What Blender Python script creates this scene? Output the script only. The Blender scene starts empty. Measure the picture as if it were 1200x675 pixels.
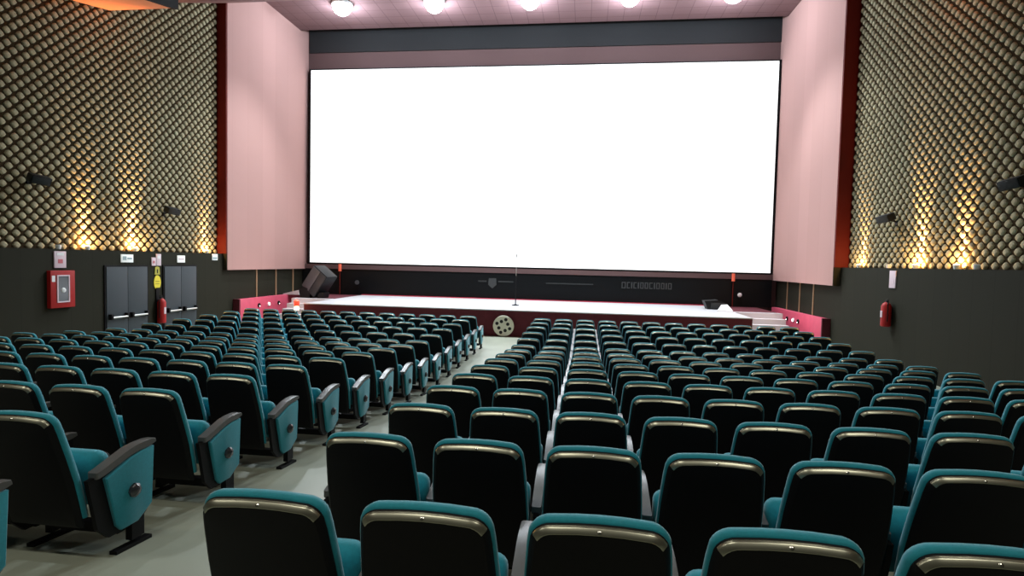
import bpy, bmesh, math, random
import numpy as np
from mathutils import Vector, Matrix
random.seed(4)
C = bpy.context.scene.collection
PI = math.pi
H = 2.42                       # eye level above the flat floor by the stage

# ------------------------------------------------------------------ materials
def mat(name, col, rough=.6, metal=0, spec=.5, emit=None, estr=0, sheen=0, noise=None, bump=None, coat=0):
    m = bpy.data.materials.new(name); m.use_nodes = True
    nt = m.node_tree; b = nt.nodes['Principled BSDF']
    b.inputs['Base Color'].default_value = (*col, 1)
    b.inputs['Roughness'].default_value = rough
    b.inputs['Metallic'].default_value = metal
    b.inputs['Specular IOR Level'].default_value = spec
    if coat: b.inputs['Coat Weight'].default_value = coat
    if sheen:
        b.inputs['Sheen Weight'].default_value = sheen
        b.inputs['Sheen Roughness'].default_value = .4
    if emit:
        b.inputs['Emission Color'].default_value = (*emit, 1); b.inputs['Emission Strength'].default_value = estr
    tc = nt.nodes.new('ShaderNodeTexCoord')
    if noise:                                        # (scale, amount)
        n = nt.nodes.new('ShaderNodeTexNoise'); n.inputs['Scale'].default_value = noise[0]; n.inputs['Detail'].default_value = 4
        nt.links.new(tc.outputs['Object'], n.inputs['Vector'])
        r = nt.nodes.new('ShaderNodeMapRange'); r.inputs['From Min'].default_value = .3; r.inputs['From Max'].default_value = .7
        r.inputs['To Min'].default_value = 1-noise[1]; r.inputs['To Max'].default_value = 1+noise[1]
        nt.links.new(n.outputs['Fac'], r.inputs['Value'])
        mx = nt.nodes.new('ShaderNodeVectorMath'); mx.operation = 'SCALE'; mx.inputs[0].default_value = col
        nt.links.new(r.outputs['Result'], mx.inputs['Scale']); nt.links.new(mx.outputs['Vector'], b.inputs['Base Color'])
    if bump:                                         # (scale, strength)
        n2 = nt.nodes.new('ShaderNodeTexNoise'); n2.inputs['Scale'].default_value = bump[0]; n2.inputs['Detail'].default_value = 3
        nt.links.new(tc.outputs['Object'], n2.inputs['Vector'])
        bp = nt.nodes.new('ShaderNodeBump'); bp.inputs['Strength'].default_value = bump[1]; bp.inputs['Distance'].default_value = .002
        nt.links.new(n2.outputs['Fac'], bp.inputs['Height']); nt.links.new(bp.outputs['Normal'], b.inputs['Normal'])
    return m
def brick_mat(name, c1, c2, w, h, rough=.7, wall=False, mortar=.01):
    m = mat(name, c1, rough, spec=.12); nt = m.node_tree; b = nt.nodes['Principled BSDF']
    tc = nt.nodes.new('ShaderNodeTexCoord'); sp_ = nt.nodes.new('ShaderNodeSeparateXYZ'); mp = nt.nodes.new('ShaderNodeCombineXYZ')
    br = nt.nodes.new('ShaderNodeTexBrick'); br.offset = 0
    br.inputs['Scale'].default_value = 1; br.inputs['Brick Width'].default_value = w; br.inputs['Row Height'].default_value = h
    br.inputs['Mortar Size'].default_value = mortar; br.inputs['Color1'].default_value = (*c1,1)
    br.inputs['Color2'].default_value = (*[c*.93 for c in c1],1); br.inputs['Mortar'].default_value = (*c2,1)
    nt.links.new(tc.outputs['Object'], sp_.inputs['Vector'])
    for a_, b_ in ((('Y','X'),('Z','Y')) if wall else (('X','X'),('Y','Y'))): nt.links.new(sp_.outputs[a_], mp.inputs[b_])
    nt.links.new(mp.outputs['Vector'], br.inputs['Vector'])
    nt.links.new(br.outputs['Color'], b.inputs['Base Color'])
    return m
M = dict(
 teal=mat('teal_fabric', (.006,.245,.315), .8, sheen=.35, noise=(60,.08), bump=(400,.3)),
 shell=mat('black_plastic', (.006,.006,.007), .55, spec=.15, bump=(250,.15)),
 strip=mat('trim_metal', (.36,.36,.28), .32, metal=.9),  # light metallic colour imitates reflected light on the shell's chamfer
 rivet=mat('rivet_metal', (.8,.8,.72), .25, metal=1),
 arm=mat('armrest_plastic', (.095,.097,.095), .36, bump=(300,.3)),
 black=mat('black_paint', (.006,.006,.007), .55, spec=.15),
 floor=mat('vinyl_floor', (.29,.315,.25), .36, spec=.5, noise=(1.3,.10)),
 wains=brick_mat('olive_panel', (.021,.021,.0135), (.014,.014,.009), .6, 14.0, .8, mortar=.006, wall=True),
 brown=mat('brown_backing', (.036,.024,.012), .95, spec=.03),
 stud=mat('cream_foam', (.35,.325,.215), .9, spec=.15, noise=(3,.12)),
 pink=brick_mat('pink_panel', (.43,.255,.230), (.385,.22,.20), .9, 40.0, .75, mortar=.008, wall=True),
 redtrim=mat('red_trim', (.10,.010,.007), .6, spec=.1),
 maroon=mat('maroon_cloth', (.095,.052,.050), .9),
 ceil=brick_mat('maroon_ceiling', (.18,.105,.108), (.11,.062,.063), .6, .6, .6, mortar=.012),
 coral=mat('coral_soffit', (.92,.36,.20), .8, spec=.1),
 dark=mat('black_masking', (.0035,.004,.0045), .5, spec=.12),
 darkroom=mat('dark_void', (.012,.012,.013), .9),
 stage=mat('white_stage_floor', (.50,.50,.515), .35, noise=(2,.04)),
 stagered=mat('dark_red_carpet', (.085,.006,.014), .85, noise=(8,.12)),
 crimson=mat('crimson_panel', (.62,.09,.15), .45, noise=(4,.06)),
 redline=mat('red_edging', (.42,.02,.05), .6),
 screen=mat('screen_white', (.8,.8,.8), .9, emit=(1,1,1), estr=1.05),  # emission stands in for light thrown onto the screen
 lamp=mat('lamp_white', (1,1,1), .5, emit=(.86,.94,1), estr=30),
 lamp2=mat('lamp_small', (1,1,1), .5, emit=(1,.93,.95), estr=5),
 lampwarm=mat('lamp_warm', (1,.8,.5), .5, emit=(1,.66,.30), estr=14),
 lampred=mat('lamp_red', (1,.1,.05), .5, emit=(1,.04,.02), estr=1.2),
 white=mat('white_plastic', (.72,.74,.74), .5),
 signw=mat('sign_white', (.75,.78,.76), .5, emit=(.9,.95,.9), estr=.25),
 signp=mat('sign_pink', (.62,.50,.55), .5),
 yellow=mat('yellow_sign', (.75,.62,.03), .5),
 door=mat('door_grey', (.040,.052,.060), .5, spec=.3),
 steel=mat('steel', (.62,.64,.62), .3, metal=.9),
 firered=mat('fire_red', (.34,.012,.012), .5, spec=.3),
 glass=mat('cabinet_glass', (.16,.17,.18), .12, spec=.7),
 reel=mat('reel_cream', (.74,.72,.60), .6),
 hole=mat('reel_hole', (.012,.013,.012), .8),
 glyph=mat('faint_grey', (.014,.016,.016), .6),
 glyph2=mat('faint_grey_light', (.026,.028,.028), .6),
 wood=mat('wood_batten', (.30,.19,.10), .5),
 spk=mat('speaker_black', (.006,.007,.008), .5, spec=.2),
 spkg=mat('speaker_grey', (.055,.058,.065), .45),
 grille=mat('speaker_grille', (.010,.013,.014), .6, bump=(120,.8)),
)

# ------------------------------------------------------------------ helpers
def link(name, me, parent=None):
    o = bpy.data.objects.new(name, me); C.objects.link(o)
    if parent: o.parent = parent
    return o
def obj(name, bm, m, parent=None, smooth=None):
    me = bpy.data.meshes.new(name)
    bmesh.ops.recalc_face_normals(bm, faces=bm.faces)
    bm.to_mesh(me); bm.free()
    me.materials.append(M[m] if isinstance(m, str) else m)
    if smooth is not None:
        for p in me.polygons: p.use_smooth = True
        me.set_sharp_from_angle(angle=math.radians(smooth))
    return link(name, me, parent)
def tag(o, label=None, cat=None, group=None, kind=None):
    if label: o['label'] = label
    if cat: o['category'] = cat
    if group: o['group'] = group
    if kind: o['kind'] = kind
    return o
def thing(name, label, cat, loc, rz=0, group=None):
    o = bpy.data.objects.new(name, None); C.objects.link(o); o.location = loc; o.rotation_euler = (0,0,rz)
    o.empty_display_size = .1
    return tag(o, label, cat, group)
def B(bm, x0, x1, y0, y1, z0, z1, bev=0, mtx=None):
    vs = [bm.verts.new(p) for p in ((x0,y0,z0),(x1,y0,z0),(x1,y1,z0),(x0,y1,z0),(x0,y0,z1),(x1,y0,z1),(x1,y1,z1),(x0,y1,z1))]
    fs = [bm.faces.new([vs[i] for i in f]) for f in ((0,3,2,1),(4,5,6,7),(0,1,5,4),(1,2,6,5),(2,3,7,6),(3,0,4,7))]
    if mtx: bmesh.ops.transform(bm, matrix=mtx, verts=vs)
    if bev:
        es = list({e for f in fs for e in f.edges})
        bmesh.ops.bevel(bm, geom=es, offset=bev, segments=2, profile=.6, affect='EDGES')
    return bm
def box(name, x0, x1, y0, y1, z0, z1, m, parent=None, bev=0, kind=None):
    o = obj(name, B(bmesh.new(), x0,x1,y0,y1,z0,z1,bev), m, parent, 40 if bev else None)
    if kind: o['kind'] = kind
    return o
def loft(bm, rings, cap0=True, cap1=True, closed=True):
    vr = [[bm.verts.new(p) for p in r] for r in rings]
    n = len(vr[0])
    for a, b in zip(vr, vr[1:]):
        for i in range(n if closed else n-1):
            bm.faces.new((a[i], a[(i+1)%n], b[(i+1)%n], b[i]))
    if cap0: bm.faces.new(list(reversed(vr[0])))
    if cap1: bm.faces.new(vr[-1])
    return bm
def cyl(bm, p0, p1, r0, r1=None, n=16):
    r1 = r0 if r1 is None else r1
    p0 = Vector(p0); p1 = Vector(p1); d = (p1-p0).normalized()
    a = d.orthogonal().normalized(); b = d.cross(a)
    ring = lambda p, r: [p + a*r*math.cos(2*PI*i/n) + b*r*math.sin(2*PI*i/n) for i in range(n)]
    return loft(bm, [ring(p0,r0), ring(p1,r1)])
def lathe(bm, p, axis, prof, n=20):                 # prof: (along, radius)
    p = Vector(p); d = Vector(axis).normalized(); a = d.orthogonal().normalized(); b = d.cross(a)
    return loft(bm, [[p + d*t + a*r*math.cos(2*PI*i/n) + b*r*math.sin(2*PI*i/n) for i in range(n)] for t, r in prof])
def prism(bm, pts, x0, x1, axis='x'):
    f = (lambda p, t: (t, p[0], p[1])) if axis == 'x' else (lambda p, t: (p[0], t, p[1])) if axis == 'y' else (lambda p, t: (p[0], p[1], t))
    return loft(bm, [[f(p,x0) for p in pts], [f(p,x1) for p in pts]])

# ------------------------------------------------------------------ floor profile (camera at y = 0)
def fz(y):                                          # floor height in world z
    k = [(-6,-1.037),(0,-1.550),(10.0,-2.400),(10.7,-2.417),(11.6,-2.410),(12.9,-2.39),(14.9,-2.38),(18,-2.38),(24,-2.38)]
    for (a,za),(b,zb) in zip(k,k[1:]):
        if y <= b: return za+(zb-za)*(y-a)/(b-a)+H
    return k[-1][1]+H
WL, WR, YB = -11.95, 7.42, 23.3                     # wainscot faces, back wall
YN = -3.0
ys = [YN, 0, 10.0, 10.7, 11.6, 12.9, 14.9, 18, 24]
bm = bmesh.new()
loft(bm, [[(WL-.5,y,fz(y)),(WR+.5,y,fz(y)),(WR+.5,y,-.4),(WL-.5,y,-.4)] for y in ys])
fl = obj('floor', bm, 'floor'); fl['kind'] = 'structure'

# ------------------------------------------------------------------ walls
def studs(bm, X, s, y0, y1, z0, z1):
    a, b = .139, .1285
    i = 0; y = y0+a/2
    while y < y1-a*.45:
        j = 0; z = z0+b/2
        while z < z1-b*.4:
            if (i+j) % 2 == 0:
                rings = []
                for h, q in ((0,.56),(.028,.50),(.044,.30)):
                    r = []
                    for t in range(8):
                        an = 2*PI*t/8
                        ca, sa = math.cos(an), math.sin(an)
                        k = q/(abs(ca)**1.35+abs(sa)**1.35)**(1/1.35)*1.13
                        r.append((X+s*h, y+a*k*ca, z+b*k*sa))
                    rings.append(r)
                loft(bm, rings, cap0=False)
            j += 1; z += b
        i += 1; y += a
    return bm
LEDGE = .06+H
for side, X, s in (('left', WL, 1), ('right', WR, -1)):
    w = tag(box('wall_'+side, min(X-s*.20,X-s*.5), max(X-s*.20,X-s*.5), YN, YB+.6, -.4, 10.2+H, 'brown'), kind='structure')
    xa, xb = sorted((X, X-s*.20))
    def part(name, *a, **k):
        o = box(name, *a, parent=w, **k); return o
    part('wainscot', xa, xb, YN, 17.7, -.3, LEDGE, 'wains')
    xa2, xb2 = sorted((X, X-s*.20))
    part('wainscot', xa2, xb2, 17.7, YB, -.3, -.30+H, 'wains')
    obj('acoustic_lattice', studs(bmesh.new(), X-s*.20, s, 2.2, 17.68, LEDGE, 9.0+H), 'stud', w)
    w = tag(box('wall_%s_stage' % side, *sorted((X-s*.19, X-s*.2)), 17.75, YB-.01, 0, 9.6+H, 'brown'), kind='structure')
    xp = X+s*.13 if side == 'left' else X-.20
    xa, xb = sorted((xp, X-s*.20))
    part('pink_panel', xa, xb, 17.74, YB, -.48+H, 9.6+H, 'pink')
    part('edge_strip', xa, xb, 17.66, 17.74, LEDGE if True else 0, 9.6+H, 'redtrim')
    part('panel_end', xa, xb, 17.70, 17.742, -.48+H, LEDGE, 'wains')
# slim strips under the pink panels imitate reflections of the parapet lamps
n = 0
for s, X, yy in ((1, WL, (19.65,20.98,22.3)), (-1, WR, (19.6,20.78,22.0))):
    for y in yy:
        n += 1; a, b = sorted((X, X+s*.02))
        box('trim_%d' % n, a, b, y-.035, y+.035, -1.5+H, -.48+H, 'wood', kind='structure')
box('wall_back', WL-.5, WR+.5, YB, YB+.4, -.4, 10.2+H, 'maroon', kind='structure')
box('wall_rear', WL-.5, WR+.5, YN-.3, YN, -.4, 8+H, 'wains', kind='structure')

# ceiling: flat part above the stage, a slope, a coral soffit, then the low part over the seats
bm = bmesh.new()
def cstrip(bm, pts, x0=WL-.5, x1=WR+.5, t=.12):
    return loft(bm, [[(x0,y,z+H),(x1,y,z+H),(x1,y,z+H+t),(x0,y,z+H+t)] for y,z in pts])
c = obj('ceiling', cstrip(bm, [(15.5,7.28),(17.76,8.26),(20.0,9.30),(22.6,9.30)]), 'ceil'); c['kind'] = 'structure'
o = obj('low_ceiling', cstrip(bmesh.new(), [(YN,6.6),(13.4,6.9),(15.5,7.28)]), 'ceil', c)
for x0, x1 in ((WL-.19, -10.30), (5.9, WR+.19)):     # coral bulkheads along both side walls
    o = obj('bulkhead', loft(bmesh.new(), [[(x0,y,z+H),(x1,y,z+H),(x1,y,6.95+H),(x0,y,6.95+H)] for y,z in ((YN,5.55),(10.5,5.62),(12.38,5.93),(13.37,6.14))]), 'coral', c)
    xe = x1 if x0 < -5 else x0
    o = obj('bulkhead_edge', loft(bmesh.new(), [[(xe-.05,y,z+H-.02),(xe+.05,y,z+H-.02),(xe+.05,y,6.95+H),(xe-.05,y,6.95+H)] for y,z in ((YN,5.55),(10.5,5.62),(12.38,5.93),(13.40,6.14))]), 'darkroom', c)
o = obj('cove', cstrip(bmesh.new(), [(22.3,9.75),(YB,9.75)]), 'darkroom', c)
box('cove_band', WL+.2, WR-.2, YB-.06, YB, 8.62+H, 9.75+H, 'darkroom', c)  # cove and band are coloured near black to imitate the unlit gap

# ------------------------------------------------------------------ screen
SX0, SX1, SZ0, SZ1 = -11.62, 7.13, -.20+H, 7.86+H
YS = YB-.18
scr = thing('cinema_screen', 'huge blank white cinema screen glowing above the stage', 'screen', ((SX0+SX1)/2, YB, SZ0))
def ch(name, x0,x1,y0,y1,z0,z1,m,par,bev=0):
    l = par.location
    return box(name, x0-l.x, x1-l.x, y0-l.y, y1-l.y, z0-l.z, z1-l.z, m, par, bev)
ch('projection_surface', SX0, SX1, YS, YS+.03, SZ0, SZ1, 'screen', scr)
ch('frame_border', SX0-.06, SX0, YS-.03, YB, SZ0-.06, SZ1+.04, 'dark', scr)
ch('frame_border', SX1, SX1+.10, YS-.03, YB, SZ0-.06, SZ1+.04, 'dark', scr)
ch('frame_border', SX0, SX1, YS-.03, YB, SZ1, SZ1+.04, 'dark', scr)
ch('frame_border', SX0, SX1, YS-.03, YB, SZ0-.06, SZ0, 'dark', scr)

# black masking wall under the screen, with faint emblem and sponsor lettering
mk = tag(box('masking_board', WL+.02, WR-.22, YB-.22, YB-.02, -1.53+H, -.46+H, 'dark'), 'long black board below the screen with faint grey emblem and markings', 'board')
box('top_rail', WL+.02, WR-.22, YB-.24, YB-.02, -.46+H, -.27+H, 'maroon' , mk)
def lathe_disc(bm, x, z, rx, rz, y0, y1, n=20):
    return loft(bm, [[(x+rx*math.cos(2*PI*i/n), y, z+rz*math.sin(2*PI*i/n)) for i in range(n)] for y in (y0,y1)])
YM = YB-.22
bm = bmesh.new()
prism(bm, [(-3.86,-.68+H),(-3.56,-.68+H),(-3.54,-.95+H),(-3.71,-1.10+H),(-3.88,-.95+H)], YM-.012, YM+.005, 'y')
obj('emblem', bm, 'glyph2', mk)
bm = bmesh.new()
for x0,x1,z in ((-4.3,-3.95,-.84),(-3.47,-2.85,-.84)): obj('emblem_wing', B(bmesh.new(), x0,x1,YM-.01,YM+.005,z+H,z+H+.06), 'glyph', mk)
B(bm, -1.52,.38,YM-.01,YM+.005,-.85+H,-.80+H)
obj('faint_line', bm, 'glyph', mk)
bm = bmesh.new()
x = 1.5
for w_, kind in ((.16,'o'),(.12,'c'),(.05,'i'),(.12,'c'),(.05,'i'),(.13,'o'),(.13,'o'),(.13,'c'),(.05,'i'),(.14,'o'),(.13,'o'),(.05,'i'),(.14,'o')):
    z0,z1 = -.94+H,-.69+H; t=.035
    if kind=='i': B(bm,x,x+w_,YM-.01,YM+.005,z0,z1)
    else:
        B(bm,x,x+t,YM-.01,YM+.005,z0,z1); B(bm,x+t,x+w_,YM-.01,YM+.005,z1-t,z1); B(bm,x+t,x+w_,YM-.01,YM+.005,z0,z0+t)
        if kind=='o': B(bm,x+w_-t,x+w_,YM-.01,YM+.005,z0+t,z1-t)
    x += w_+.045
obj('faint_lettering', bm, 'glyph2', mk)

# ------------------------------------------------------------------ stage
ST = -1.53+H; SL, SR, SF = -9.25, 5.10, 18.0
st = tag(box('stage', SL, SR, SF, YB-.25, fz(18)-.02, ST-.03, 'stagered'), 'long low stage with dark red front and white floor', 'stage')
box('stage_floor', SL, SR, SF-.02, YB-.34, ST-.03, ST, 'stage', st)
tag(box('trim_30', SL, SR, YB-.34, YB-.25, ST+.002, ST+.03, 'redline'), kind='structure')
def landing(name, x0, x1, label, mx):
    l = tag(box(name, x0, x1, 20.4, YB-.25, fz(18)-.02, ST-.01, 'stagered'), label, 'platform')
    return l
landing('side_platform', SR, SR+1.55, 'dark red side platform at the stage\'s right end above the white steps', 0)
landing('side_platform', SL-1.55, SL, 'dark red side platform at the stage\'s left end under the loudspeaker', 0)
def steps(x0, x1, label):
    bm = bmesh.new(); N = 5; f0 = fz(18); rise = (ST-f0)/N; y0 = 18.75; run = (20.4-y0)/N
    pts = [(20.395, f0-.02), (y0, f0-.02)]
    for i in range(N): pts += [(y0+i*run, f0+(i+1)*rise), (y0+(i+1)*run-(.005 if i==N-1 else 0), f0+(i+1)*rise)]
    prism(bm, pts, x0, x1)
    o = obj('stage_steps', bm, 'stage'); tag(o, label, 'steps', 'steps at the stage ends')
steps(SR+.01, SR+1.55, 'white steps climbing to the right end of the stage')
steps(SL-1.55, SL-.01, 'white steps climbing to the left end of the stage')

# film reel decoration on the stage front
r = thing('film_reel', 'cream film reel decoration leaning on the red stage front', 'decoration', (-2.5, SF, fz(18)))
bm = bmesh.new(); n = 40
loft(bm, [[(.335*math.cos(2*PI*i/n)*k, y, .34+.335*math.sin(2*PI*i/n)*k) for i in range(n)] for y,k in ((-.03,1),(-.07,1),(-.08,.96))])
obj('disc', bm, 'reel', r, 30)
for i in range(3):
    for j in range(3):
        if i == 1 and j == 1: continue
        u, v = (i-1)*.155, (j-1)*.155; a = .42
        x, z = u*math.cos(a)-v*math.sin(a), u*math.sin(a)+v*math.cos(a)
        bm = bmesh.new(); lathe_disc(bm, x,   .34+z, .054, .054, -.088, -.07, 14); obj('reel_hole', bm, 'hole', r)

# microphone stand
m_ = thing('microphone_stand', 'thin black microphone stand on the white stage floor', 'microphone stand', (-2.37, 19.97, ST))
bm = bmesh.new(); lathe(bm, (0,0,0), (0,0,1), [(0,.13),(.02,.13),(.04,.05),(.06,.02)]); obj('base', bm, 'black', m_, 40)
bm = bmesh.new(); cyl(bm, (0,0,.05), (0,0,1.05), .016); obj('pole', bm, 'black', m_, 40)
bm = bmesh.new(); cyl(bm, (0,0,1.0), (0,0,1.7), .009); obj('upper_pole', bm, 'steel', m_, 40)
bm = bmesh.new(); cyl(bm, (0,0,1.69), (0,-.03,1.80), .012, .022); obj('microphone', bm, 'spk', m_, 40)

# big tilted loudspeaker on the left platform
sp = thing('loudspeaker', 'large black loudspeaker tilted on the stage\'s left end', 'loudspeaker', (-10.05, 20.75, ST))
R = Matrix.Translation((.02,0,.62)) @ Matrix.Rotation(math.radians(-12),4,'Z') @ Matrix.Rotation(math.radians(36),4,'Y')
bm = bmesh.new(); B(bm, -.36,.36,-.32,.32,-.50,.50, .02, R); obj('cabinet', bm, 'spk', sp, 40)
bm = bmesh.new(); B(bm, -.36,.02,-.345,-.322,-.44,.46, .008, R); obj('front_panel', bm, 'spkg', sp, 40)
bm = bmesh.new(); B(bm, .04,.34,-.345,-.322,-.46,.46, .008, R); obj('grille', bm, 'grille', sp, 40)
bm = bmesh.new(); prism(bm, [(-.62,.002),(-.25,.002),(-.22,.32),(-.50,.42),(-.68,.30)], -.28, .25, 'y'); obj('rest', bm, 'black', sp)
bm = bmesh.new(); prism(bm, [(.05,.002),(.28,.002),(.32,.2),(.1,.22)], -.26, .22, 'y'); obj('rest', bm, 'black', sp)

# dark monitor and white sheet at the stage's right end
mo = thing('stage_monitor', 'small black wedge monitor near the right end of the stage', 'loudspeaker', (4.72, 21.3, ST))
bm = bmesh.new(); prism(bm, [(-.30,0),(.30,0),(.36,.22),(.05,.34),(-.42,.30)], -.25, .25, 'y'); obj('cabinet', bm, 'spk', mo)
bm = bmesh.new(); B(bm, -.2,.28,-.275,-.25,.05,.24,.005); obj('grille', bm, 'grille', mo, 40)
pn = bmesh.new(); loft(pn, [[(4.55,20.2,ST),(5.08,20.2,ST),(5.08,20.2,ST+.03),(4.55,20.2,ST+.03)],[(4.75,20.7,ST),(5.05,20.7,ST),(5.0,20.7,ST+.22),(4.8,20.7,ST+.2)]])
tag(obj('folded_cloth', pn, 'white'), 'white folded cloth lying beside the small black monitor', 'cloth')
# white board lying on the left crimson parapet
bm = bmesh.new(); prism(bm, [(-.30,0),(.36,.0),(.36,.17),(.30,.18),(-.32,.03)], -.5, .5, 'y')
o = tag(obj('white_board', bm, 'white'), 'white wedge shaped board lying on the crimson parapet beside the loudspeaker', 'board'); o.location = (-11.62, 22.0, -1.50+H)

# crimson parapets along the side walls with step lamps
LAMPS_L = ((1.2,0),(1.85,1),(2.55,0))
LAMPS_R = ((4.6,1),(3.9,0),(3.0,0),(2.4,1),(1.95,0))
def parapet(x0, x1, face, s, lamps, label):
    p = thing('crimson_parapet', label, 'parapet', (face, 18.25, fz(18)))
    z1 = -1.50+H-fz(18)
    a, b = sorted((x0-face, x1-face))
    box('panel', a, b, 0.05, 4.77, 0, z1, 'crimson', p, .01)
    box('end_post', a-.02, b+.02, -.02, .05, 0, z1+.01, 'stagered', p, .005)
    for y, lit in lamps:
        bm = bmesh.new(); lathe(bm, (s*0.0, y, z1-.28), (s,0,0), [(0,.075),(.035,.07),(.04,.05)]); h = obj('lamp_socket', bm, 'white' if lit else 'black', p, 40)
        bm = bmesh.new(); lathe(bm, (s*.041, y, z1-.28 - (0 if lit else .03)), (s,0,0), [(0,.048),(.012,.03)] if lit else [(0,.018),(.012,.01)])
        obj('bulb', bm, 'lamp2', h, 40)
    return p
parapet(WL+.02, WL+.22, WL+.22, 1, LAMPS_L, 'crimson parapet with round lamps along the left wall beside the stage')
parapet(WR-.22, WR-.02, WR-.22, -1, LAMPS_R, 'crimson parapet with round lamps along the right wall beside the stage')

# red lamp at the stage's left front corner
l = thing('red_lantern', 'glowing red lamp on a small post at the stage\'s left front corner', 'lamp', (-9.45, 17.9, fz(18)))
bm = bmesh.new(); lathe(bm, (0,0,0), (0,0,1), [(0,.10),(.03,.10),(.05,.03),(.62,.03)]); obj('post', bm, 'stagered', l, 40)
bm = bmesh.new(); lathe(bm, (0,0,.62), (0,0,1), [(0,.04),(.01,.07),(.08,.08),(.12,.05)]); obj('warm_bulb', bm, 'lampwarm', l, 40)
bm = bmesh.new(); lathe(bm, (0,0,.76), (0,0,1), [(0,.07),(.07,.09),(.16,.085),(.21,.03)]); obj('red_glass', bm, 'lampred', l, 40)
# glowing red tubes on added stems imitate vertical reflections on the masking board
for x, lab in ((-10.2,'thin red light tube on the black board, left of centre beside the loudspeaker'),(5.73,'thin red light tube on the black board above the small monitor')):
    t = thing('light_tube', lab, 'light', (x, YB-.31, -.95+H))
    bm = bmesh.new(); cyl(bm, (0,-.03,.40), (0,-.03,.70), .06); obj('tube', bm, mat('tube_red',(.5,.1,.05),.4,emit=(1,.13,.07),estr=.35), t, 40)
    bm = bmesh.new(); cyl(bm, (0,-.03,-.575), (0,-.03,.40), .02); obj('stem', bm, 'redtrim', t, 40)
for x,z,lab in ((5.99,-1.07,'small round white spotlight on the black board at right'),(-9.45,-1.0,'small round grey spotlight on the black board at left')):
    t = thing('spotlight', lab, 'light', (x, YB-.245, z+H))
    bm = bmesh.new(); lathe(bm, (0,0,0), (0,-1,0), [(0,.05),(.08,.09),(.10,.09)]); obj('housing', bm, 'spkg', t, 40)
    if x > 0:
        bm = bmesh.new(); lathe(bm, (0,-.101,0), (0,-1,0), [(0,.08),(.01,.05)]); obj('lens', bm, 'white', t, 40)

# ------------------------------------------------------------------ lights
def light(kind, loc, energy, col=(1,1,1), **k):
    d = bpy.data.lights.new('light', kind); d.energy = energy; d.color = col
    tgt = k.pop('target', None)
    for a, v in k.items(): setattr(d, a, v)
    o = bpy.data.objects.new(kind.lower()+'_light', d); C.objects.link(o); o.location = loc
    if tgt is not None: o.rotation_euler = (Vector(tgt)-Vector(loc)).to_track_quat('-Z','Y').to_euler()
    return o
ords = ['first','second','third','fourth','fifth','sixth','seventh','eighth','ninth','tenth','eleventh','twelfth','thirteenth','fourteenth','fifteenth']
for i, x in enumerate((-9.05,-5.6,-2.15,1.3,4.72)):
    t = thing('stage_lamp', 'bright bluish white lamp in the stage ceiling, %s' % ['leftmost of five','second of five from the left','middle of five','second of five from the right','rightmost of five'][i], 'ceiling lamp', (x, 20.35, 9.30+H), 0, 'row of stage ceiling lamps')
    bm = bmesh.new(); lathe(bm, (0,0,0), (0,0,-1), [(0,.38),(.08,.38),(.10,.34)]); obj('rim', bm, 'white', t, 40)
    bm = bmesh.new(); lathe(bm, (0,0,-.101), (0,0,-1), [(0,.335),(.12,.32),(.24,.24),(.31,.12),(.33,.03)]); obj('bulb', bm, 'lamp', t, 60)
    light('POINT', (x, 20.5, 8.72+H), 300, (.74,.87,1), shadow_soft_size=.12)
    light('SPOT', (x, 20.35, 8.75+H), 2500, (.86,.94,1), spot_size=math.radians(106), spot_blend=.6, shadow_soft_size=.2, target=((x+2.1)*.72-2.1, 16.6, 0))
# uplights on the ledge of the wainscot
def uplight(side, y, power, lit, lab):
    X = WL-.055 if side < 0 else WR+.055
    t = thing('uplight', lab, 'wall lamp', (X, y, LEDGE), 0, 'uplights on the wall ledges')
    bm = bmesh.new(); lathe(bm, (0,0,0), (0,0,1), [(0,.045),(.02,.05),(.09,.062)] ); obj('housing', bm, 'white', t, 40)
    bm = bmesh.new(); lathe(bm, (0,0,.0905), (0,0,1), [(0,.055),(.008,.04)]); obj('lens', bm, 'lampwarm' if lit else 'white', t, 40)
    if lit:
        light('POINT', (X, y, LEDGE+.16), power*.6, (1,.55,.20), shadow_soft_size=.05)
        s = light('SPOT', (X, y, LEDGE+.13), power*11, (1,.48,.15), spot_size=math.radians(40), spot_blend=1, shadow_soft_size=.04,
              target=(X+(-.13 if side<0 else .13), y, LEDGE+1.6))
uplight(-1, 12.52, 75, True, 'lit warm uplight on the left wall ledge, between cabinet and grey doors')
uplight(-1, 14.0, 150, True, 'brightest warm uplight on the left wall ledge, above the first grey door')
uplight(-1, 16.95, 75, True, 'lit warm uplight on the left wall ledge, next to the pink panel')
uplight(-1, 11.74, 0, False, 'unlit small white uplight on the left wall ledge above the red cabinet')
uplight(1, 16.75, 70, True, 'lit warm uplight on the right wall ledge, next to the pink panel')
uplight(1, 14.05, 150, True, 'brightest warm uplight on the right wall ledge, middle of three lit')
uplight(1, 12.6, 85, True, 'lit warm uplight on the right wall ledge, farthest from the screen')
uplight(1, 15.2, 0, False, 'unlit small white uplight on the right wall ledge above the white sign')
uplight(1, 12.0, 0, False, 'unlit small white uplight at the right end of the right wall ledge')
# house lights in the low ceiling above and behind the camera
for x in (-8.0, -2.1, 3.8):
    for y, e in ((-1.2, 150), (4.0, 24)):
        light('AREA', (x, y, 6.4+H), e, (1,.95,.82), shape='RECTANGLE', size=2.4, size_y=.5, target=(x, y+.4, 0))
for s, X, x2 in ((1, WL, -10.4), (-1, WR, 6.0)):
    light('POINT', (x2, 19.4, -1.0+H), 22, (1,.75,.75), shadow_soft_size=.1)
light('POINT', (-9.45, 17.75, -1.35+H), 5, (1,.15,.08), shadow_soft_size=.08)

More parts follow.
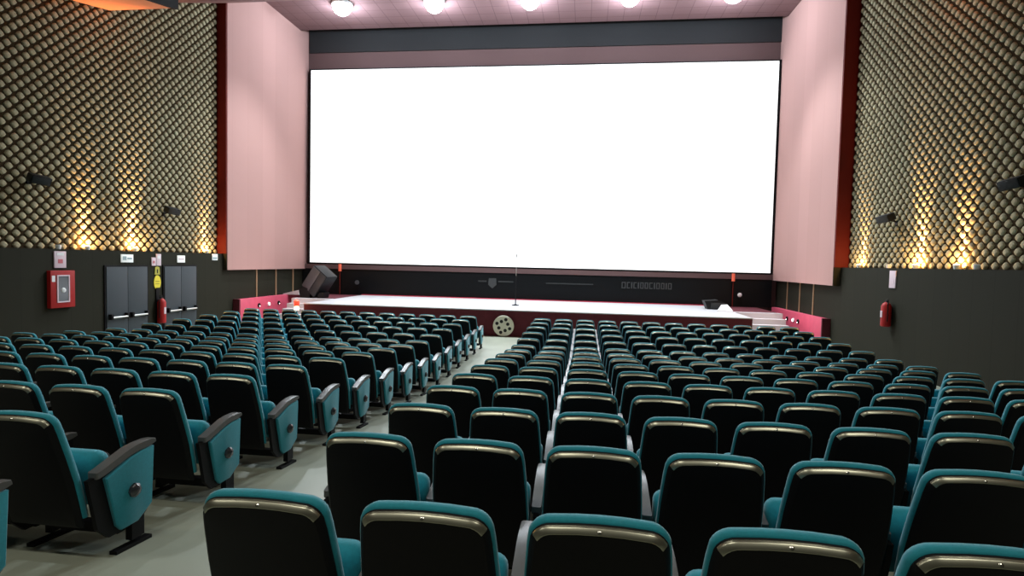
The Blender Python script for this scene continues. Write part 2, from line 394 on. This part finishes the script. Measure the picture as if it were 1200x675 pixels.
# ------------------------------------------------------------------ doors, signs, fire gear
def dbl_door(n, y0, y1):
    X = WL; d = bpy.data.objects.new('door_%d' % n, None); C.objects.link(d); d['kind'] = 'structure'
    yc = (y0+y1)/2; f = fz(yc); d.location = (X, yc, f)
    h = -.35+H-f; w = (y1-y0)/2
    fr = bmesh.new(); B(fr, 0,.03,-w-.04,-w,0,h+.04); B(fr, 0,.03,w,w+.04,0,h+.04); B(fr, 0,.03,-w,w,h,h+.04); obj('frame', fr, 'black', d)
    for s in (-1, 1):
        a, b = sorted((s*.006, s*(w-.004)))
        lf = box('leaf', 0, .045, a, b, .005, h-.005, 'door', d, .004)
        hb = bmesh.new(); cyl(hb, (.12, a+.10, .74), (.12, b-.10, .74), .028, n=10); hb = obj('push_bar', hb, 'steel', lf, 40)
        for yy in (a+.08, b-.08):
            bm = bmesh.new(); B(bm, .045,.14,yy-.035,yy+.035,.69,.83,.01); obj('bracket', bm, 'black', hb, 40)
dbl_door(1, 12.96, 14.32); dbl_door(2, 14.97, 16.32)
def sign(name, side, y0, y1, z0, z1, m, label, cat='sign', marks=(), off=0):
    s = 1 if side == 'l' else -1; X = (WL if side == 'l' else WR) + s*off
    t = thing(name, label, cat, (X, (y0+y1)/2, z0+H))
    w = (y1-y0)/2; h = z1-z0
    a, b = sorted((0, s*.025)); box('plate', a, b, -w, w, 0, h, m, t, .004)
    for i,(u0,u1,v0,v1,mm,nm) in enumerate(marks):
        a, b = sorted((s*.025, s*.029)); box(nm, a, b, -w+u0*2*w, -w+u1*2*w, v0*h, v1*h, mm, t)
    return t
green = mat('pictogram_grey', (.30,.40,.42), .5); M['green'] = green
M['pictored'] = mat('pictogram_red', (.50,.10,.12), .5)
sign('exit_sign', 'l', 13.45, 13.85, -.24, -.03, 'signw', 'white sign above the grey door nearer the red cabinet', marks=((.12,.42,.3,.75,'green','pictogram'),(.5,.88,.4,.6,'green','pictogram')))
sign('exit_sign', 'l', 15.52, 15.84, -.24, -.03, 'signw', 'white sign above the grey door nearer the stage', marks=((.15,.85,.4,.6,'signp','pictogram'),))
sign('emergency_light', 'l', 17.12, 17.38, -.16, .04, 'signw', 'small pale light box near the pink panel, top of the dark wall', 'light', marks=((.1,.9,.15,.5,'green','diffuser'),))
sign('hose_sign', 'l', 11.56, 11.86, -.37, .01, 'signp', 'tall pinkish white sign above the red fire cabinet', marks=((.3,.7,.28,.52,'pictored','pictogram'),(.2,.8,.75,.9,'white','pictogram')))
sign('extinguisher_sign', 'l', 14.50, 14.66, -.33, -.10, 'signp', 'small pink sign between the grey doors, lower of two', marks=((.3,.7,.3,.6,'pictored','pictogram'),))
sign('extinguisher_sign', 'l', 14.68, 14.86, -.33, .0, 'signp', 'taller pinkish sign between the grey doors, beside the small pink one', marks=((.2,.8,.6,.85,'white','pictogram'),))
sign('wall_sign', 'r', 14.7, 14.98, -.42, -.0, 'signp', 'white sign on the right wall above the red extinguisher', marks=((.25,.75,.25,.45,'signp','pictogram'),))
# yellow warning signs
t = thing('warning_sign', 'yellow oval warning sign between the grey doors above the extinguisher', 'sign', (WL, 14.72, -.80+H))
bm = bmesh.new(); loft(bm, [[(x, .13*math.cos(2*PI*i/24), .20*math.sin(2*PI*i/24)) for i in range(24)] for x in (0,.02)]); obj('plate', bm, 'yellow', t)
bm = bmesh.new(); B(bm, .02,.024,-.08,.08,-.05,-.03); B(bm, .02,.024,-.08,.08,.02,.04); obj('pictogram', bm, mat('dark_yellow',(.35,.27,.02)), t)
t = thing('warning_sign', 'small yellow sign above the yellow oval between the grey doors', 'sign', (WL, 14.72, -.48+H))
bm = bmesh.new(); prism(bm, [(-.10,-.10),(.10,-.10),(.08,.10),(0,.13),(-.08,.10)], 0, .02); obj('plate', bm, mat('dull_yellow',(.42,.38,.05)), t)
bm = bmesh.new(); B(bm, .02,.024,-.02,.02,-.06,.05); obj('pictogram', bm, 'black', t)
# fire cabinet
t = thing('fire_hose_cabinet', 'red fire hose cabinet on the dark left wall', 'cabinet', (WL, 11.70, -1.28+H))
box('cabinet_body', 0, .10, -.31, .31, 0, .85, 'firered', t, .012)
fr = bmesh.new(); B(fr,.10,.115,-.16,.16,.12,.15); B(fr,.10,.115,-.16,.16,.72,.75); B(fr,.10,.115,-.16,-.13,.15,.72); B(fr,.10,.115,.13,.16,.15,.72)
d = box('window_pane', .10, .106, -.13, .13, .15, .72, 'glass', t); obj('pane_frame', fr, 'signp', t)
bm = bmesh.new(); lathe(bm, (.106,0,.40), (1,0,0), [(0,.06),(.02,.05),(.03,.02)]); obj('valve', bm, 'white', t, 40)
box('sticker', .10, .103, -.28, -.20, .60, .74, 'white', t)
def extinguisher(x, y, z, label, s, h=.5, r_=.085):
    t = thing('fire_extinguisher', label, 'fire extinguisher', (x, y, z))
    bm = bmesh.new(); lathe(bm, (0,0,0), (0,0,1), [(0,r_*.8),(.02,r_),(h*.78,r_),(h*.88,r_*.7),(h*.93,r_*.3)], 20); obj('cylinder', bm, 'firered', t, 40)
    bm = bmesh.new(); B(bm,-.02,.02,-.06,.05,h*.93,h*.99,.004); cyl(bm,(0,0,h*.9),(0,0,h*.95),.02); B(bm,-.015,.015,-.08,.03,h*1.01,h*1.04,.004); obj('valve_handle', bm, 'black', t, 40)
    bm = bmesh.new(); pts = [(0,-.05,h*.95),(s*.02,-.11,h*.85),(s*.02,-.12,h*.5),(s*.02,-.11,h*.2)]
    for a, b in zip(pts, pts[1:]): cyl(bm, a, b, .012, n=8)
    obj('hose', bm, 'black', t, 40)
    box('label_patch', -r_*.1+s*r_*.93, r_*.1+s*r_*.93, -.04, .04, h*.35, h*.6, 'signp', t)
    a, b = sorted((-s*(r_+.008), -s*r_*.9)); box('bracket', a, b, -.04, .04, h*.3, h*.75, 'black', t)
extinguisher(WL+.12, 14.75, -1.95+H, 'red fire extinguisher on the left wall between the grey doors', 1, .75, .11)
extinguisher(WR-.12, 14.85, -1.36+H, 'red fire extinguisher hanging on the dark right wall', -1, .64, .11)
box('trim_20', WL, WL+.03, 14.66, 14.78, -2.3+H, -.95+H, 'black', kind='structure')

# wall loudspeakers
def wall_speaker(s, y, z, label):
    X = (WL-.20) if s > 0 else (WR+.20)
    t = thing('wall_speaker', label, 'loudspeaker', (X, y, z+H), 0, 'surround speakers on the patterned walls')
    bm = bmesh.new(); B(bm, min(0,s*.03), max(0,s*.03), -.05,.05,-.10,.05); cyl(bm, (s*.02,0,-.02), (s*.24,0,.05), .02); obj('bracket', bm, 'black', t, 40)
    R = Matrix.Translation((s*.27,0,.07)) @ Matrix.Rotation(s*math.radians(22),4,'Y') @ Matrix.Rotation(math.radians(-s*18),4,'Z')
    bm = bmesh.new(); B(bm, -.11,.11,-.19,.19,-.09,.09,.015,R); obj('cabinet', bm, 'spk', t, 40)
    bm = bmesh.new(); B(bm, *sorted((s*.110,s*.12)),-.17,.17,-.075,.075,.003,R); obj('grille', bm, 'grille', t, 40)
wall_speaker(1, 11.18, 1.50, 'black wall speaker on the left patterned wall, nearer the camera')
wall_speaker(1, 15.25, 1.19, 'small looking black wall speaker on the left patterned wall, nearer the screen')
wall_speaker(-1, 15.2, 1.22, 'small looking black wall speaker on the right patterned wall, nearer the screen')
wall_speaker(-1, 11.0, 1.50, 'black wall speaker at the right picture edge, on the right patterned wall')

# ------------------------------------------------------------------ theatre seats
TH = math.radians(15.5); ct, sn = math.cos(TH), math.sin(TH)
P = .56
def bp(u, v, n):                                    # point on the leaning back: across, up, out of the rear face
    return (u, -sn*v - ct*n, .25 + ct*v - sn*n)
def outline(e=0., vb=0.):                           # e widens the outline
    hb, hm, ht, Ht, r = .224+e, .240+e, .218+e, .712+e, .070+max(e,-.04)*.6
    pts = [(hb, vb), (hb+(hm-hb)*.6, .15), (hm, .30), (hm-.006, .45), (ht+.004, Ht-r-.03)]
    for k in range(7):
        a = k/6*PI/2; pts.append((ht-r+r*math.cos(a), Ht-r+r*math.sin(a)))
    pts += [((ht-r)*.5, Ht+.006)]
    return pts + [(0, Ht+.008)] + [(-u, v) for u, v in reversed(pts)]
NO = len(outline())
def build_seat(end, slope):
    """end: None inside a row, 'L' / 'R' for the seat at that end."""
    t = thing('theatre_seat', 'seat', 'seat', (0,0,0))
    bm = bmesh.new()
    loft(bm, [[bp(u,v,n) for u,v in outline(e, vb)] for e,n,vb in ((-.004,-.012,0),(0,0,0),(-.007,.016,.01),(-.018,.026,.03),(-.08,.033,.08))])
    obj('backrest_shell', bm, 'shell', t, 25)
    # lighter metallic strip imitating reflected light along the shell's chamfered top edge
    bm = bmesh.new()
    lo, hi = 4, NO-5
    a = outline(-.001); b = outline(-.019)
    prof = [(.04,.007),(.14,.0125),(.86,.0240),(.98,.0240)]
    rings = []
    for i in range(lo+3, hi-2):
        (u0,v0),(u1,v1) = a[i], b[i]
        rings.append([bp(u0+(u1-u0)*k, v0+(v1-v0)*k, n+.0035) for k, n in prof] + [bp(u0+(u1-u0)*k, v0+(v1-v0)*k, n-.004) for k, n in reversed(prof)])
    loft(bm, rings)
    ts = obj('trim_strip', bm, 'strip', t, 35)  # stands in for reflected light on the chamfer
    bm = bmesh.new(); q = bp(0,.706,.018); lathe(bm, q, (0,-.75,.65), [(0,.008),(.006,.007),(.008,.003)], 10); obj('rivet', bm, 'rivet', ts, 40)
    bm = bmesh.new()
    loft(bm, [[bp(u,v,n) for u,v in outline(e, vb)] for e,n,vb in ((-.02,-.006,.06),(.002,-.006,.06),(.007,-.014,.055),(.008,-.028,.05),(.001,-.046,.05),(-.014,-.058,.06),(-.05,-.067,.10),(-.12,-.069,.18))])
    obj('backrest_cushion', bm, 'teal', t, 60)
    # tipped-up seat: cushion against the back, black pan in front
    bm = bmesh.new()
    def rr(hw, h0, h1, y, r=.05, n=5):
        p = []
        for cx, cz, a0 in ((hw-r,h1-r,0),(-hw+r,h1-r,PI/2),(-hw+r,h0+r,PI),(hw-r,h0+r,1.5*PI)):
            for k in range(n): an = a0+k/(n-1)*PI/2; p.append((cx+r*math.cos(an), y, cz+r*math.sin(an)))
        return p
    def tilt(ring): return [(x, y+.05*(z-.3)/.4*-1, z) for x,y,z in ring]
    loft(bm, [tilt(rr(*a_)) for a_ in ((.19,.36,.60,.105),(.225,.33,.635,.12),(.237,.315,.655,.15),(.237,.315,.655,.19),(.225,.33,.64,.215))])
    obj('seat_cushion', bm, 'teal', t, 60)
    bm = bmesh.new(); loft(bm, [tilt(rr(*a_)) for a_ in ((.222,.32,.63,.216),(.222,.32,.63,.235),(.19,.36,.59,.25))]); obj('seat_pan', bm, 'shell', t, 40)
    sides = {None:(-1,), 'L':(-1,), 'R':(-1,1)}[end]
    for s in sides:
        x = s*P/2
        outer = (end == 'L' and s < 0) or (end == 'R' and s > 0)
        hw = .034 if outer else .025
        top = [(.00,.572),(.05,.585),(.14,.612),(.24,.640),(.32,.650),(.41,.650),(.452,.642)]
        pts = top + [(.458,.622),(.41,.610),(.32,.607),(.24,.596),(.14,.568),(.05,.542),(.00,.535)]
        bm = bmesh.new()
        loft(bm, [[(x+d*hw, .24+(y-.24)*k, .6+(z-.6)*k) for y,z in pts] for d,k in ((-1,.97),(-.75,1),(.75,1),(1,.97))])
        obj('armrest', bm, 'arm', t, 35)
        bm = bmesh.new()
        prism(bm, [(-.045,.54),(.02,.23),(.10,.15),(.34,.15),(.42,.22),(.43,.612),(.32,.608),(.2,.585),(.06,.548)], x-.013, x+.013)
        fr = B(bm, x-.022, x+.022, .26, .36, .02, .18)
        # foot bar following the floor
        loft(fr, [[(x-.025,y,-slope*y-.004),(x+.025,y,-slope*y-.004),(x+.025,y,-slope*y+.022),(x-.025,y,-slope*y+.022)] for y in (.14,.42)])
        obj('side_frame', fr, 'black', t)
        if outer:
            bm = bmesh.new()
            pts = [(.055,.520),(.135,.205),(.17,.165),(.30,.165),(.415,.235),(.435,.60),(.33,.60),(.24,.585)]
            cx_, cz_ = .27, .39
            loft(bm, [[(x+s*d, cx_+(y-cx_)*k, cz_+(z-cz_)*k) for y,z in pts] for d,k in ((.0135,1),(.030,1),(.036,.95))])
            pn = obj('side_panel', bm, 'teal', t, 30)
            bm = bmesh.new(); lathe(bm, (x+s*.036,.26,.375), (s,0,0), [(0,.043),(.014,.045),(.028,.032),(.034,.014)], 8); obj('medallion', bm, 'rivetdark', pn, 30)
    bm = bmesh.new(); B(bm, -P/2+.032, P/2-.032, .21, .27, .115, .175); obj('support_beam', bm, 'black', t)
    DZ = -.035
    for o in t.children_recursive:
        for v in o.data.vertices:
            if o.name.startswith('side_frame') and v.co.z < .05: continue
            v.co.z += DZ
    return t
M['rivetdark'] = mat('medallion_black', (.03,.03,.035), .22, spec=.8)

# camera projection, used only to leave out seats the photo cannot show
F = 669.
def nrm(v): v = np.array(v, float); return v/np.linalg.norm(v)
cy = nrm([84.7,-28.5,F]); cx = -nrm([-5250,-150,F]); cx = nrm(cx-cy*cx.dot(cy)); cz = np.cross(cx, cy)
if cz[1] > 0: cz = -cz
RW = np.array([cx, cy, cz])                          # rows: world axes in camera (x right, y down, z forward)
def proj(x, y, z):
    c = RW.T @ np.array([x, y, z-H]);
    return (600+F*c[0]/c[2], 337.5+F*c[1]/c[2]) if c[2] > .05 else None
def inview(x, y, z, e):
    for dx in (-.24,-.15,.15,.24)+((-.3,) if e=='L' else (.3,) if e=='R' else ()):
        for dy, dz in ((-.2,.95),(-.15,.8),(0,.3),(.1,.68),(.45,.62),(.3,.2)):
            p = proj(x+dx, y+dy, z+dz)
            if p and 1 < p[0] < 1199 and 0 < p[1] < 674: return True
    return False
protos = {}
def copy_tree(o, parent=None):
    c = o.copy(); C.objects.link(c)
    if parent: c.parent = parent
    for k in o.children: copy_tree(k, c)
    return c
count = 0
for k in range(15):
    Y = 14.85-.936*k+.20
    for block in ('left', 'right'):
        for j in range(12):
            X = (-3.03-.56*j) if block == 'left' else (-1.05+.56*j)
            e = {('left',0):'R',('left',11):'L',('right',0):'L',('right',11):'R'}.get((block,j))
            y0 = Y+.28; z = fz(Y+.28)
            sl = -(fz(y0+.2)-fz(y0-.2))/.4
            z = fz(Y) ; slope = -(fz(Y+.5)-fz(Y+.06))/.44
            z = fz(Y+.06)+slope*.06
            if not inview(X, Y, z, e): continue
            key = (e, round(slope, 3))
            if key not in protos:
                o = protos[key] = build_seat(e, slope)
            else: o = copy_tree(protos[key])
            o.location = (X, Y, z)
            near = (k >= 9)
            if block == 'right':
                row = 'front row by the stage' if k == 0 else ords[k]+' row from the stage' if k < 8 else 'row nearest the camera' if k == 14 else ords[14-k]+' row from the camera'
            else:
                row = 'front row by the stage' if k == 0 else ords[k]+' row from the stage' if k < 8 else 'nearest full row' if k == 13 else 'row cut by the picture edge' if k == 14 else ords[13-k]+' full row from the camera'
            col = ('aisle seat' if j == 0 else 'seat next to the side wall' if j == 11 else ords[j]+' seat from the aisle')
            o['label'] = 'black-backed teal %s, %s block, %s' % (col, block, row)
            if block == 'left' and k == 14: o['label'] = 'teal seat cut off by the left picture edge, only its armrest showing'
            o['group'] = 'teal theatre seats in the %s block' % block
            count += 1
print('SEATS', count)

# ------------------------------------------------------------------ world, camera
w = bpy.data.worlds.new('world'); bpy.context.scene.world = w; w.use_nodes = True
w.node_tree.nodes['Background'].inputs['Color'].default_value = (.5,.5,.5,1); w.node_tree.nodes['Background'].inputs['Strength'].default_value = .0
cam = bpy.data.cameras.new('camera'); co = bpy.data.objects.new('camera', cam); C.objects.link(co)
cam.sensor_width = 36; cam.lens = 36*F/1200; cam.clip_start = .05; cam.clip_end = 100
# columns of the camera matrix in world: right, up, back
right = Vector(RW[:,0]); down = Vector(RW[:,1]); fwd = Vector(RW[:,2])
m4 = Matrix((( right.x, -down.x, -fwd.x, 0),(right.y, -down.y, -fwd.y, 0),(right.z, -down.z, -fwd.z, H),(0,0,0,1)))
co.matrix_world = m4
sc = bpy.context.scene; sc.camera = co
sc.view_settings.view_transform = 'Standard'; sc.view_settings.look = 'None'
sc.view_settings.gamma = 1; sc.view_settings.use_curve_mapping = False; sc.view_settings.exposure = 0.0
